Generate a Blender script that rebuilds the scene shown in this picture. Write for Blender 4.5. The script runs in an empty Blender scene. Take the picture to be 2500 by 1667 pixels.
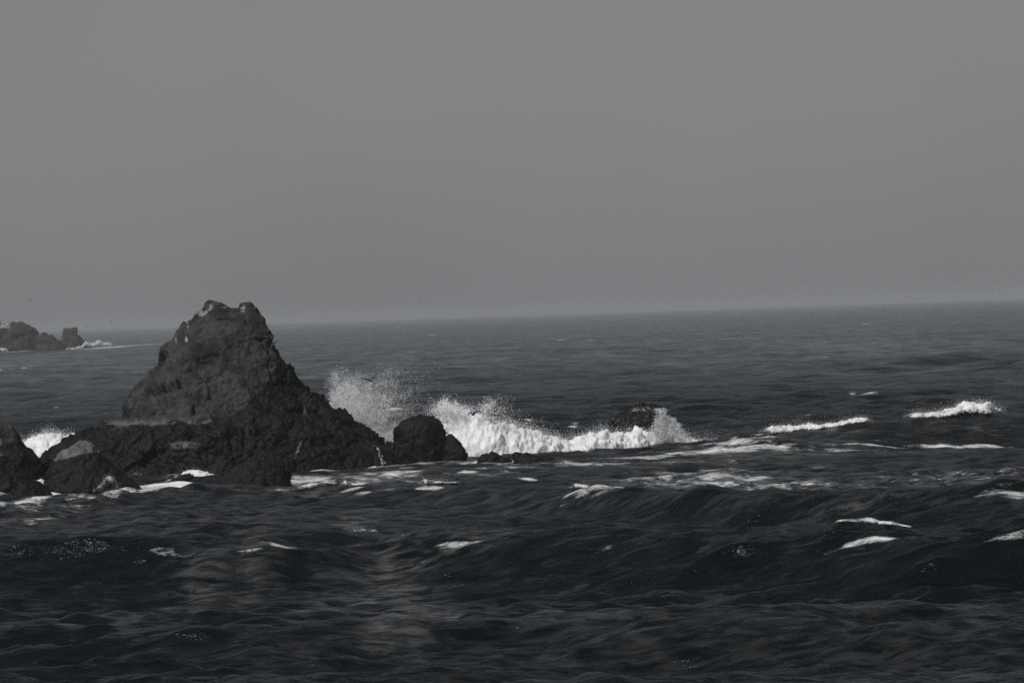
import bpy, math, random
import numpy as np
from mathutils import Matrix, Vector
from mathutils.bvhtree import BVHTree

random.seed(7)
rng = np.random.default_rng(11)
scene = bpy.context.scene
COL = scene.collection

# ------------------------------------------------------------------ camera
FPX = 13889.0            # focal length in pixels of the 2500 px wide photograph (200 mm on a 36 mm sensor)
CAMH = 10.0              # eye height above the sea, metres
ROLL = math.atan(0.0333)
PITCH = math.atan((833.5 - 764.9) * math.cos(ROLL) / FPX)
Xr = Vector((math.cos(ROLL), 0, -math.sin(ROLL)))
Xu = Vector((math.sin(ROLL), 0, math.cos(ROLL)))
Rp = Matrix.Rotation(-PITCH, 3, 'X')
cr = Rp @ Xr
cu = Rp @ Xu
cf = Rp @ Vector((0, 1, 0))
cam_data = bpy.data.cameras.new('camera')
cam_data.sensor_width = 36.0
cam_data.lens = 200.0
cam_data.clip_start = 1.0
cam_data.clip_end = 60000.0
cam = bpy.data.objects.new('camera', cam_data)
M = Matrix((cr, cu, -cf)).transposed().to_4x4()
M.translation = Vector((0, 0, CAMH))
cam.matrix_world = M
COL.objects.link(cam)
scene.camera = cam

# ------------------------------------------------------------------ sky, sun, exposure
SUN_EL = math.radians(48)
SUN_AZ = math.radians(-136)      # measured from the view direction (+Y); negative = to the left
w = bpy.data.worlds.new('World')
scene.world = w
w.use_nodes = True
nt = w.node_tree
nt.nodes.clear()
sky = nt.nodes.new('ShaderNodeTexSky')
sky.sky_type = 'NISHITA'
sky.sun_disc = False
sky.sun_elevation = SUN_EL
sky.sun_rotation = SUN_AZ
sky.air_density = 1.0
sky.dust_density = 1.0
sky.ozone_density = 1.0
hs = nt.nodes.new('ShaderNodeHueSaturation')
hs.inputs['Saturation'].default_value = 0.10
fogmix = nt.nodes.new('ShaderNodeMix')
fogmix.data_type = 'RGBA'
fogmix.inputs['Factor'].default_value = 0.6
fogmix.inputs[7].default_value = (3.92, 4.10, 4.38, 1)      # even fog layer overhead
bg = nt.nodes.new('ShaderNodeBackground')
bg.inputs['Strength'].default_value = 0.050
wo = nt.nodes.new('ShaderNodeOutputWorld')
nt.links.new(sky.outputs[0], hs.inputs['Color'])
nt.links.new(hs.outputs[0], fogmix.inputs[6])
tc = nt.nodes.new('ShaderNodeTexCoord')
fn = nt.nodes.new('ShaderNodeTexNoise')
fn.inputs['Scale'].default_value = 9.0
fn.inputs['Detail'].default_value = 4.0
fn.inputs['Roughness'].default_value = 0.45
fr = nt.nodes.new('ShaderNodeMapRange')
fr.inputs[1].default_value, fr.inputs[2].default_value = 0.25, 0.75
fr.inputs[3].default_value, fr.inputs[4].default_value = 0.93, 1.07
sc_ = nt.nodes.new('ShaderNodeVectorMath')
sc_.operation = 'SCALE'
nt.links.new(tc.outputs['Generated'], fn.inputs['Vector'])
nt.links.new(fn.outputs[0], fr.inputs[0])
nt.links.new(fogmix.outputs[2], sc_.inputs[0])
nt.links.new(fr.outputs[0], sc_.inputs['Scale'])
nt.links.new(sc_.outputs[0], bg.inputs['Color'])
nt.links.new(bg.outputs[0], wo.inputs['Surface'])

sd = bpy.data.lights.new('sun', 'SUN')
sd.energy = 3.0
sd.angle = math.radians(6)
sd.color = (1.0, 0.98, 0.95)
sun = bpy.data.objects.new('sun', sd)
to_sun = Vector((math.sin(SUN_AZ) * math.cos(SUN_EL), math.cos(SUN_AZ) * math.cos(SUN_EL), math.sin(SUN_EL)))
sun.rotation_euler = to_sun.to_track_quat('Z', 'Y').to_euler()
sun.location = (0, 0, 200)
COL.objects.link(sun)

scene.view_settings.view_transform = 'Standard'
scene.view_settings.look = 'None'
scene.view_settings.gamma = 1.0
scene.view_settings.exposure = 0.0
scene.render.engine = 'CYCLES'
scene.cycles.use_denoising = False
scene.cycles.use_adaptive_sampling = False
scene.cycles.sample_clamp_direct = 0.9
scene.cycles.sample_clamp_indirect = 0.9
scene.cycles.transparent_max_bounces = 40
scene.cycles.caustics_reflective = False
scene.cycles.caustics_refractive = False
scene.cycles.max_bounces = 8
scene.cycles.diffuse_bounces = 6
scene.cycles.volume_bounces = 2


# ------------------------------------------------------------------ helpers: pixels of the photograph <-> metres
def ray(px, py):
    return cf + cr * ((px - 1250.0) / FPX) + cu * ((833.5 - py) / FPX)


def at(px, py, d):
    r = ray(px, py)
    return Vector((0, 0, CAMH)) + r * (d / r.y)


def sea_d(px, py, z=0.0):
    """distance at which the line of sight meets height z"""
    r = ray(px, py)
    return (z - CAMH) / r.z * r.y


def on_sea(px, py, z=0.0):
    return at(px, py, sea_d(px, py, z))


# ------------------------------------------------------------------ helpers: noise
def _h(ix, iy, iz, s):
    n = (ix * 374761393 + iy * 668265263 + iz * 2147483647 + s * 1274126177) & 0xFFFFFFFF
    n = ((n ^ (n >> 13)) * 1274126177) & 0xFFFFFFFF
    n = ((n ^ (n >> 16)) * 2246822519) & 0xFFFFFFFF
    return ((n ^ (n >> 15)) & 0xFFFFFF).astype(np.float32) / 16777216.0


def vnoise(p, seed=0):
    """value noise, p (n,3), about -1..1"""
    i = np.floor(p).astype(np.int64)
    f = (p - i).astype(np.float32)
    u = f * f * f * (f * (f * 6 - 15) + 10)
    r = 0
    for dx in (0, 1):
        wx = u[:, 0] if dx else 1 - u[:, 0]
        for dy in (0, 1):
            wy = u[:, 1] if dy else 1 - u[:, 1]
            for dz in (0, 1):
                wz = u[:, 2] if dz else 1 - u[:, 2]
                r = r + wx * wy * wz * _h(i[:, 0] + dx, i[:, 1] + dy, i[:, 2] + dz, seed)
    return r * 2 - 1


def fbm(p, octs=4, seed=0, gain=0.5):
    a, s, t = 1.0, 0, 0
    q = p.copy()
    for o in range(octs):
        s = s + a * vnoise(q, seed + o * 17)
        t += a
        a *= gain
        q = q * 2.03 + 11.3
    return s / t


def vnoise2(x, y, seed=0):
    ix = np.floor(x).astype(np.int64)
    iy = np.floor(y).astype(np.int64)
    fx = (x - ix).astype(np.float32)
    fy = (y - iy).astype(np.float32)
    ux = fx * fx * (3 - 2 * fx)
    uy = fy * fy * (3 - 2 * fy)
    z = np.zeros_like(ix)
    a = _h(ix, iy, z, seed)
    b = _h(ix + 1, iy, z, seed)
    c = _h(ix, iy + 1, z, seed)
    d = _h(ix + 1, iy + 1, z, seed)
    return ((a + (b - a) * ux) * (1 - uy) + (c + (d - c) * ux) * uy) * 2 - 1


def worley(p, seed=0):
    """distances to nearest and second nearest feature point, and the nearest cell's random number"""
    i = np.floor(p).astype(np.int64)
    f1 = np.full(len(p), 9.0, np.float32)
    f2 = np.full(len(p), 9.0, np.float32)
    cid = np.zeros(len(p), np.float32)
    for dx in (-1, 0, 1):
        for dy in (-1, 0, 1):
            for dz in (-1, 0, 1):
                c = i + (dx, dy, dz)
                q = np.stack([_h(c[:, 0], c[:, 1], c[:, 2], seed + k) for k in range(3)], 1) + c
                d = np.sqrt(((q - p) ** 2).sum(1)).astype(np.float32)
                near = d < f1
                f2 = np.where(near, f1, np.minimum(f2, d))
                cid = np.where(near, _h(c[:, 0], c[:, 1], c[:, 2], seed + 9), cid)
                f1 = np.where(near, d, f1)
    return f1, f2, cid


def facets(p, seed=0):
    """tilted planes, one per cell: broken rock faces"""
    i = np.floor(p).astype(np.int64)
    f1 = np.full(len(p), 9.0, np.float32)
    out = np.zeros(len(p), np.float32)
    for dx in (-1, 0, 1):
        for dy in (-1, 0, 1):
            for dz in (-1, 0, 1):
                c = i + (dx, dy, dz)
                h = np.stack([_h(c[:, 0], c[:, 1], c[:, 2], seed + k) for k in range(6)], 1)
                r = p - (h[:, :3] + c)
                d = (r ** 2).sum(1)
                near = d < f1
                out = np.where(near, ((h[:, 3:] - 0.5) * r).sum(1) * 2 + (h[:, 3] - 0.5) * 0.6, out)
                f1 = np.where(near, d, f1)
    return out


def sstep(a, b, x):
    t = np.clip((x - a) / (b - a), 0, 1)
    return t * t * (3 - 2 * t)


# ------------------------------------------------------------------ helpers: meshes and tags
def np_mesh(name, verts, faces, smooth=True, attrs=None):
    """faces (n,k) int array"""
    me = bpy.data.meshes.new(name)
    n, k = faces.shape
    me.vertices.add(len(verts))
    me.vertices.foreach_set('co', np.ascontiguousarray(verts, np.float32).ravel())
    me.loops.add(n * k)
    me.loops.foreach_set('vertex_index', np.ascontiguousarray(faces, np.int32).ravel())
    me.polygons.add(n)
    me.polygons.foreach_set('loop_start', np.arange(0, n * k, k, dtype=np.int32))
    me.polygons.foreach_set('use_smooth', np.full(n, smooth, bool))
    me.update(calc_edges=True)
    for an, av in (attrs or {}).items():
        a = me.attributes.new(an, 'FLOAT', 'POINT')
        a.data.foreach_set('value', np.ascontiguousarray(av, np.float32))
    return me


def link(name, me, mat, parent=None, loc=None):
    o = bpy.data.objects.new(name, me)
    COL.objects.link(o)
    if mat is not None and me is not None and not me.materials:
        me.materials.append(mat)
    if parent is not None:
        o.parent = parent
    if loc is not None:
        o.location = loc
    return o


def tag(o, label, cat, group=None, kind=None):
    o['label'] = label
    if cat:
        o['category'] = cat
    if group:
        o['group'] = group
    if kind:
        o['kind'] = kind
    return o


def empty(name, loc):
    o = bpy.data.objects.new(name, None)
    o.empty_display_size = 0.3
    o.location = loc
    COL.objects.link(o)
    return o


# ------------------------------------------------------------------ materials
class NT:
    def __init__(self, name):
        self.m = bpy.data.materials.new(name)
        self.m.use_nodes = True
        self.t = self.m.node_tree
        self.t.nodes.clear()
        self.out = self.t.nodes.new('ShaderNodeOutputMaterial')

    def n(self, typ, ins=None, **kw):
        nd = self.t.nodes.new(typ)
        for k, v in kw.items():
            setattr(nd, k, v)
        for k, v in (ins or {}).items():
            if isinstance(v, bpy.types.NodeSocket):
                self.t.links.new(v, nd.inputs[k])
            else:
                nd.inputs[k].default_value = v
        return nd

    def math(self, op, a, b=0.0, c=None, clamp=False):
        nd = self.n('ShaderNodeMath', {0: a, 1: b}, operation=op, use_clamp=clamp)
        if c is not None:
            if isinstance(c, bpy.types.NodeSocket):
                self.t.links.new(c, nd.inputs[2])
            else:
                nd.inputs[2].default_value = c
        return nd.outputs[0]

    def ramp(self, x, lo, hi):
        return self.n('ShaderNodeMapRange', {0: x, 1: lo, 2: hi, 3: 0.0, 4: 1.0}, interpolation_type='SMOOTHSTEP').outputs[0]

    def mix(self, f, a, b):
        nd = self.n('ShaderNodeMix', {0: f, 6: a, 7: b}, data_type='RGBA')
        return nd.outputs[2]

    def attr(self, name):
        return self.n('ShaderNodeAttribute', attribute_name=name).outputs['Fac']

    def pos(self, scale=(1, 1, 1), rot=(0, 0, 0)):
        g = self.n('ShaderNodeNewGeometry')
        mp = self.n('ShaderNodeMapping', {'Vector': g.outputs['Position'], 'Scale': scale, 'Rotation': rot})
        return mp.outputs[0]

    def noise(self, vec, scale, detail=4, rough=0.55, dist=0.0):
        return self.n('ShaderNodeTexNoise', {'Vector': vec, 'Scale': scale, 'Detail': detail, 'Roughness': rough, 'Distortion': dist}).outputs[0]


def g3(v, t=(1, 1, 1)):
    return (v * t[0], v * t[1], v * t[2], 1)


def sea_material():
    k = NT('sea_water')
    p = k.pos()
    foam = k.attr('foam')
    sheen_film = k.attr('sheen_film')
    ps = k.pos((0.55, 1, 1))
    n1 = k.noise(ps, 1.5, 6, 0.64, 0.5)
    n2 = k.noise(ps, 7.0, 5, 0.62, 0.4)
    nn = k.math('ADD', k.math('MULTIPLY', n1, 0.62), k.math('MULTIPLY', n2, 0.38))
    nn = k.math('MULTIPLY_ADD', nn, 1.7, -0.35)
    # foam appears where the amount exceeds the lacy noise
    fm = k.ramp(k.math('ADD', foam, nn), 0.80, 1.34)
    lace = k.noise(k.pos((0.35, 1.0, 1), (0, 0, 0.18)), 2.0, 6, 0.66, 0.3)
    fl = k.math('MULTIPLY', k.math('MULTIPLY', sheen_film, k.ramp(lace, 0.40, 0.70)), 0.34)
    fmask = k.math('MAXIMUM', fm, fl)
    # ripples: three scales of relief, calmer in some places than others
    calm = k.ramp(k.noise(k.pos((0.02, 0.012, 1)), 1.0, 3, 0.5), 0.38, 0.66)
    b1 = k.noise(k.pos((0.6, 1.0, 1.0)), 0.8, 4, 0.6, 0.3)
    b2 = k.noise(k.pos((0.7, 1.0, 1.0)), 3.0, 4, 0.65, 0.3)
    b3 = k.noise(k.pos((0.8, 1.0, 1.0)), 9.0, 3, 0.6, 0.2)
    b0 = k.noise(k.pos((0.55, 1.0, 1.0)), 0.20, 3, 0.6, 0.3)
    b00 = k.noise(k.pos((0.5, 1.0, 1.0)), 0.055, 3, 0.6, 0.2)
    big = k.math('ADD', k.math('MULTIPLY', b0, 4.2), k.math('MULTIPLY', b00, 11.0))
    hgt = k.math('ADD', k.math('ADD', k.math('MULTIPLY_ADD', b1, 1.0, big), k.math('MULTIPLY', b2, 0.30)), k.math('MULTIPLY', b3, 0.03))
    bump = k.n('ShaderNodeBump', {'Height': hgt, 'Strength': k.math('MULTIPLY', k.attr('chop'), k.math('MULTIPLY_ADD', calm, 0.35, 0.42)), 'Distance': 0.5})
    # wind-roughened water: the mirror part is Fresnel, cut by the unseen capillary roughness
    deep = k.n('ShaderNodeBsdfDiffuse', {'Color': (0.0026, 0.0040, 0.0052, 1)})
    gl = k.n('ShaderNodeBsdfGlossy', {'Color': (0.92, 0.965, 1.0, 1), 'Roughness': 0.13, 'Normal': bump.outputs[0]}, distribution='BECKMANN')
    fr = k.n('ShaderNodeFresnel', {'IOR': 1.33, 'Normal': bump.outputs[0]})
    # cat's paws: gusts roughen the open sea in small patches
    paws = k.ramp(k.noise(k.pos((0.16, 0.034, 1)), 1.0, 5, 0.68, 0.2), 0.30, 0.70)
    far = k.math('MULTIPLY', k.math('SUBTRACT', 1.0, k.attr('chop')), 3.1)
    gust = k.math('MULTIPLY_ADD', k.math('MULTIPLY', k.math('SUBTRACT', paws, 0.5), far), 0.75, 1.0)
    fr = k.n('ShaderNodeMath', {0: fr.outputs[0], 1: gust}, operation='MULTIPLY')
    water = k.n('ShaderNodeMixShader', {0: k.math('MULTIPLY', fr.outputs[0], k.math('MULTIPLY_ADD', k.attr('chop'), -1.0, 1.37)), 1: deep.outputs[0], 2: gl.outputs[0]})  # mirror share raised with distance, to add brightness to the far sea
    fb = k.n('ShaderNodeBump', {'Height': nn, 'Strength': 0.6, 'Distance': 0.35})
    fo = k.n('ShaderNodeBsdfPrincipled', {'Base Color': (0.80, 0.81, 0.82, 1), 'Roughness': 0.8, 'Specular IOR Level': 0.1,
                                          'Normal': fb.outputs[0]})
    mx = k.n('ShaderNodeMixShader', {0: fmask, 1: water.outputs[0], 2: fo.outputs[0]})
    k.t.links.new(mx.outputs[0], k.out.inputs['Surface'])
    return k.m


def foam_material(name='sea_foam', col=0.90, torn=False):
    k = NT(name)
    p = k.pos()
    n = k.noise(p, 1.6, 6, 0.65)
    c = k.mix(k.ramp(n, 0.34, 0.60), g3(col * 0.70, (0.98, 1.0, 1.02)), g3(col * 0.94))
    fb = k.n('ShaderNodeBump', {'Height': k.noise(p, 3.5, 6, 0.7), 'Strength': 0.5, 'Distance': 0.25})
    fo = k.n('ShaderNodeBsdfPrincipled', {'Base Color': c, 'Roughness': 0.9, 'Specular IOR Level': 0.1,
                                          'Normal': fb.outputs[0]})
    if torn:
        cov = k.attr('cover')
        nz = k.math('ADD', k.math('MULTIPLY', k.noise(k.pos((0.7, 1, 1)), 1.8, 5, 0.65, 0.5), 0.6), k.math('MULTIPLY', k.noise(p, 7.0, 4, 0.6), 0.4))
        al = k.ramp(k.math('ADD', cov, nz), 0.86, 1.12)
        tr = k.n('ShaderNodeBsdfTransparent')
        mx = k.n('ShaderNodeMixShader', {0: al, 1: tr.outputs[0], 2: fo.outputs[0]})
        k.t.links.new(mx.outputs[0], k.out.inputs['Surface'])
        return k.m
    k.t.links.new(fo.outputs[0], k.out.inputs['Surface'])
    return k.m


def droplet_material():
    k = NT('spray_droplets')
    d = k.n('ShaderNodeBsdfDiffuse', {'Color': (0.96, 0.965, 0.97, 1)})
    t = k.n('ShaderNodeBsdfTranslucent', {'Color': (0.96, 0.965, 0.97, 1)})
    d.inputs['Color'].default_value = (0.56, 0.565, 0.57, 1)
    t.inputs['Color'].default_value = (0.40, 0.405, 0.41, 1)
    mx = k.n('ShaderNodeAddShader', {0: d.outputs[0], 1: t.outputs[0]})
    k.t.links.new(mx.outputs[0], k.out.inputs['Surface'])
    return k.m


def rock_material():
    k = NT('wet_coastal_rock')
    p = k.pos()
    wet_shade = k.attr('wet_shade')
    pale = k.attr('pale')
    guano = k.attr('guano')
    strata = k.noise(k.pos((0.9, 0.9, 0.7), (0.25, 0.35, 0)), 0.9, 6, 0.62, 0.6)
    mott = k.noise(p, 1.6, 6, 0.62)
    bare = k.mix(k.ramp(strata, 0.34, 0.68), (0.017, 0.0178, 0.0175, 1), (0.052, 0.0512, 0.0490, 1))
    bare = k.mix(k.math('MULTIPLY', k.ramp(mott, 0.52, 0.75), 0.6), bare, (0.070, 0.068, 0.064, 1))
    bare = k.mix(k.math('MULTIPLY', k.ramp(k.noise(k.pos((1, 1, 0.6)), 0.6, 5, 0.62), 0.52, 0.68), 0.8), bare, (0.014, 0.015, 0.015, 1))
    palec = k.mix(k.ramp(mott, 0.35, 0.65), (0.075, 0.072, 0.068, 1), (0.18, 0.173, 0.163, 1))
    c = k.mix(pale, bare, palec)
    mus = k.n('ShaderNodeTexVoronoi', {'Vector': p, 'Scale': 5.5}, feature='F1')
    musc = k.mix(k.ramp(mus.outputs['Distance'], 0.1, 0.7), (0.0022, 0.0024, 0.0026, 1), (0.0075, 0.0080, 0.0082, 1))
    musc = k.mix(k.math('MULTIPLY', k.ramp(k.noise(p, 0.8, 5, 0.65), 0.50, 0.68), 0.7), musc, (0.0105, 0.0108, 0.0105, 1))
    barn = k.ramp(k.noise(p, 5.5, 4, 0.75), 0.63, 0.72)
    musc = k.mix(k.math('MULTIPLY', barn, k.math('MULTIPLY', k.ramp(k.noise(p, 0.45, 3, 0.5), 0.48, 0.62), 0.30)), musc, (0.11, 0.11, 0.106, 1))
    wm = k.ramp(k.math('ADD', wet_shade, k.math('MULTIPLY', k.math('SUBTRACT', k.noise(p, 2.2, 5, 0.7), 0.5), 0.9)), 0.38, 0.62)
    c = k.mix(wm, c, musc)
    gm = k.ramp(k.math('ADD', guano, k.math('SUBTRACT', k.noise(k.pos((1, 1, 0.55)), 2.6, 5, 0.7), 0.5)), 0.48, 0.70)
    c = k.mix(k.math('MULTIPLY', gm, 0.8), c, (0.34, 0.34, 0.33, 1))
    rough = k.math('MULTIPLY_ADD', wm, -0.36, 0.88)
    fine = k.math('ADD', k.math('MULTIPLY', k.noise(p, 5.0, 7, 0.72), 0.6), k.math('MULTIPLY', mus.outputs['Distance'], 0.4))
    bp = k.n('ShaderNodeBump', {'Height': fine, 'Strength': 0.6, 'Distance': 0.16})
    sh = k.n('ShaderNodeBsdfPrincipled', {'Base Color': c, 'Roughness': rough, 'Specular IOR Level': k.math('MULTIPLY_ADD', wm, 0.02, 0.10), 'Normal': bp.outputs[0]})
    k.t.links.new(sh.outputs[0], k.out.inputs['Surface'])
    return k.m


def plain(name, col, rough=0.7):
    k = NT(name)
    n = k.noise(k.pos(), 14.0, 3)
    c = k.mix(n, tuple(v * 0.75 for v in col) + (1,), tuple(min(1, v * 1.2) for v in col) + (1,))
    sh = k.n('ShaderNodeBsdfPrincipled', {'Base Color': c, 'Roughness': rough, 'Specular IOR Level': 0.2})
    k.t.links.new(sh.outputs[0], k.out.inputs['Surface'])
    return k.m


MAT_SEA = sea_material()
MAT_FOAM = foam_material()
MAT_SURF = foam_material('torn_surf', 0.90, True)
MAT_DROP = droplet_material()
MAT_ROCK = rock_material()
MAT_BIRD = plain('gull_feathers', (0.030, 0.030, 0.032))

# ------------------------------------------------------------------ the sea
# designed swells: crest line in photograph pixels (px, py), crest height z, length of front face and back slope, metres
SWELLS = [
    # bottom foreground
    ([(-300, 1560), (600, 1541), (1250, 1520), (1900, 1506), (2800, 1490)], [0.45, 0.75, 0.55, 0.85, 0.8], 6, 13),
    # long dark face across the whole foreground
    ([(-300, 1366), (640, 1330), (925, 1325), (1700, 1312), (2285, 1302), (2800, 1290)], [1.1, 1.3, 1.15, 1.4, 1.6, 1.6], 7.5, 20),
    # swell in front of the rocks: low on the left, higher on the right
    ([(-300, 1255), (120, 1238), (420, 1206), (760, 1204), (1050, 1190), (1360, 1200), (1807, 1206), (2340, 1210), (2800, 1214)],
     [0.5, 0.45, 0.35, 0.35, 0.75, 0.8, 1.2, 1.2, 1.2], 7, 16),
    # breaker on the right
    ([(1500, 1103), (1700, 1090), (1863, 1062), (1972, 1046), (2122, 1024), (2210, 1011), (2346, 1001), (2462, 993), (2800, 985)],
     [0.05, 0.25, 0.95, 1.25, 1.7, 1.95, 2.1, 2.2, 2.1], 8, 22),
    # two long far swells
    ([(900, 935), (1500, 905), (2000, 890), (2500, 873), (2900, 860)], [0.1, 0.5, 1.2, 1.4, 1.3], 26, 50),
    ([(700, 885), (1300, 868), (1900, 842), (2500, 820)], [0.1, 0.6, 0.7, 0.9], 30, 60),
]
swell_xy = []
for pts, zs, lf, lb in SWELLS:
    P = []
    for (px, py), z in zip(pts, zs):
        q = on_sea(px, py, z)
        P.append((q.x / q.y, q.y, z))       # direction, distance, height
    swell_xy.append((np.array(P), lf, lb))

# foam: (px, py, half width px, half height px, amount)
FOAM = [
    (1700, 1150, 200, 5, 0.44), (1560, 1168, 130, 5, 0.40), (1950, 1180, 180, 6, 0.40), (1650, 1128, 160, 4, 0.40), (2050, 1100, 160, 4, 0.42), (1200, 1156, 120, 4, 0.38), (700, 1192, 60, 4, 0.46), (250, 1205, 70, 5, 0.46), (180, 1216, 60, 5, 0.44),
    (1300, 1138, 130, 4, 0.46), (1450, 1130, 130, 5, 0.48), (1600, 1117, 110, 5, 0.50), (1720, 1105, 100, 6, 0.62), (1830, 1092, 110, 7, 0.58), (1900, 1082, 120, 6, 0.5),
    (1745, 1172, 170, 18, 0.48), (1800, 1191, 210, 12, 0.54), (1620, 1160, 120, 6, 0.40), (2000, 1196, 200, 7, 0.30), (2440, 1196, 100, 12, 0.48), (2200, 1180, 260, 10, 0.30), (2300, 1160, 300, 6, 0.30),
    (2440, 1168, 120, 8, 0.25), (1880, 1090, 150, 12, 0.38), (1790, 1078, 110, 9, 0.55), (2130, 1085, 130, 3, 0.52), (2345, 1087, 105, 6, 0.60),
    (1790, 1100, 90, 6, 0.55), (1740, 1113, 110, 7, 0.32), (1640, 1110, 80, 6, 0.4), (2170, 1075, 40, 4, 0.4),
    (770, 1170, 70, 11, 0.55), (745, 1180, 50, 6, 0.52), (925, 1166, 120, 7, 0.52), (960, 1155, 90, 6, 0.54), (850, 1176, 150, 5, 0.44),
    (1140, 1152, 26, 3, 0.60), (1090, 1165, 60, 3, 0.3), (1000, 1141, 50, 3, 0.45),
    (425, 1176, 62, 17, 0.70), (390, 1184, 42, 9, 0.62), (135, 1212, 34, 7, 0.62), (102, 1177, 14, 8, 0.8), (60, 1224, 60, 5, 0.6), (40, 1229, 55, 6, 0.60), (90, 1262, 75, 8, 0.45), (170, 1240, 60, 8, 0.33),
    (20, 1245, 60, 8, 0.4), (600, 1197, 70, 3, 0.36), (860, 1194, 30, 5, 0.60), (905, 1202, 60, 3, 0.42), (1045, 1190, 40, 7, 0.55),
    (1290, 1171, 25, 3, 0.65), (1370, 1163, 26, 2.5, 0.5), (1425, 1190, 75, 5, 0.66), (1400, 1228, 110, 6, 0.36),
    (1020, 1330, 150, 7, 0.50), (1110, 1322, 70, 5, 0.46), (885, 1327, 60, 4, 0.60), (690, 1328, 35, 5, 0.55), (1000, 1326, 90, 3, 0.5), (1100, 1316, 90, 4, 0.52), (1020, 1345, 120, 5, 0.42), (1170, 1310, 60, 3, 0.42), (600, 1340, 40, 5, 0.35), (500, 1316, 160, 3, 0.34), (650, 1318, 250, 3, 0.30), (405, 1326, 40, 3, 0.40), (930, 1318, 220, 4, 0.30),
    (2120, 1306, 110, 5, 0.60), (2040, 1310, 60, 4, 0.5), (2320, 1302, 30, 3, 0.5), (2450, 1298, 50, 4, 0.48), (1470, 1330, 55, 6, 0.36), (1680, 1314, 50, 3, 0.34),
    (2122, 959, 30, 2.2, 0.62), (1368, 830, 14, 1.2, 0.45), (1448, 830, 14, 1.2, 0.47), (1965, 1016, 25, 2.5, 0.45), (1800, 1030, 30, 2, 0.4),
    (1295, 1024, 40, 2, 0.65), (1405, 1039, 20, 2.2, 0.6), (955, 904, 18, 1.5, 0.62), (968, 997, 25, 4, 0.6), (1050, 818, 14, 1.0, 0.5),
    (320, 842, 62, 3.2, 0.40), (240, 848, 40, 4, 0.55), (10, 859, 22, 3, 0.5), (100, 857, 100, 1.5, 0.3), (680, 800, 26, 2.4, 0.50),
    (2150, 790, 12, 1, 0.5), (2390, 860, 10, 1, 0.55), (2040, 870, 12, 1.2, 0.5), (1900, 818, 9, 1, 0.5), (3, 900, 9, 2, 0.6), (132, 1003, 9, 1.5, 0.5),
]
# thin film of old foam and the sky sheen of smoother water, painted in as pale colour
SHEEN_FILM = [
    (930, 1460, 160, 45, 0.34), (1000, 1500, 110, 18, 0.34), (420, 1480, 150, 18, 0.30), (630, 1400, 60, 45, 0.28), (470, 1440, 60, 22, 0.26),
    (1030, 1360, 110, 26, 0.30), (900, 1265, 55, 25, 0.36), (1250, 1290, 300, 10, 0.26),
    (1760, 1180, 260, 26, 0.42), (2200, 1180, 350, 24, 0.28), (1900, 1095, 250, 18, 0.36), (2000, 1250, 420, 18, 0.22), (400, 1270, 380, 25, 0.18),
    (880, 1170, 220, 22, 0.34), (100, 1250, 140, 25, 0.30), (1350, 1500, 180, 10, 0.22), (250, 1545, 180, 14, 0.22), (1600, 1480, 260, 14, 0.2),
    (1500, 1135, 300, 10, 0.25), (430, 1180, 70, 20, 0.4), (1250, 1590, 500, 20, 0.12),
]
# footprints of rocks, filled in by the rock builder: (x, y, half width, half depth)
FOOT = []


def visible_points(lst, V, shape):
    """where the line of sight of each patch really meets the waves"""
    px, py = [q.reshape(shape) for q in proj(V)]
    x3, y3 = V[:, 0].reshape(shape), V[:, 1].reshape(shape)
    mid = shape[0] // 3
    vis = py <= np.minimum.accumulate(py, axis=0) + 0.05
    out = []
    for p in lst:
        j = int(np.argmin(np.abs(px[mid] - p[0])))
        a, b = max(0, j - 9), j + 10
        m = (np.abs(px[:, a:b] - p[0]) < 5) & (np.abs(py[:, a:b] - p[1]) < 2.0) & vis[:, a:b]
        if m.any():
            yy = np.where(m, y3[:, a:b], 1e9)
            k = np.unravel_index(np.argmin(yy), yy.shape)
            xc, yc = float(x3[:, a:b][k]), float(y3[:, a:b][k])
            m2 = (np.abs(px[:, a:b] - p[0]) < 5) & (np.abs(py[:, a:b] - p[1]) < p[3]) & vis[:, a:b] & (np.abs(y3[:, a:b] - yc) < 0.09 * yc)
            ys = y3[:, a:b][m2]
            out.append((xc, 0.5 * float(ys.max() + ys.min()) if len(ys) > 1 else yc, max(0.3, 0.5 * float(ys.max() - ys.min()) if len(ys) > 1 else 0.3)))
        else:
            c = on_sea(p[0], p[1])
            out.append((c.x, c.y, p[3] * c.y ** 2 / (FPX * CAMH)))
    return out


def blobs(lst, X, Y, centres):
    out = np.zeros(X.shape, np.float32)
    WU = 0.45 * vnoise2(X / 2.3, Y / 6.0, 71) + 0.25 * vnoise2(X / 0.8, Y / 2.2, 72)
    WV = 0.6 * vnoise2(X / 1.7, Y / 7.0, 73) + 0.3 * vnoise2(X / 0.6, Y / 2.5, 74)
    for (px, py, rx, ry, a), c in zip(lst, centres):
        sx = rx * c[1] / FPX
        sy = c[2]
        u = (X - c[0]) / sx + WU
        v = (Y - c[1]) / sy + WV
        r2 = u * u + v * v
        m = r2 < 4.5
        out[m] = np.maximum(out[m], a * np.exp(-0.5 * (r2[m] ** 1.5)))
    return out


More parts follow.
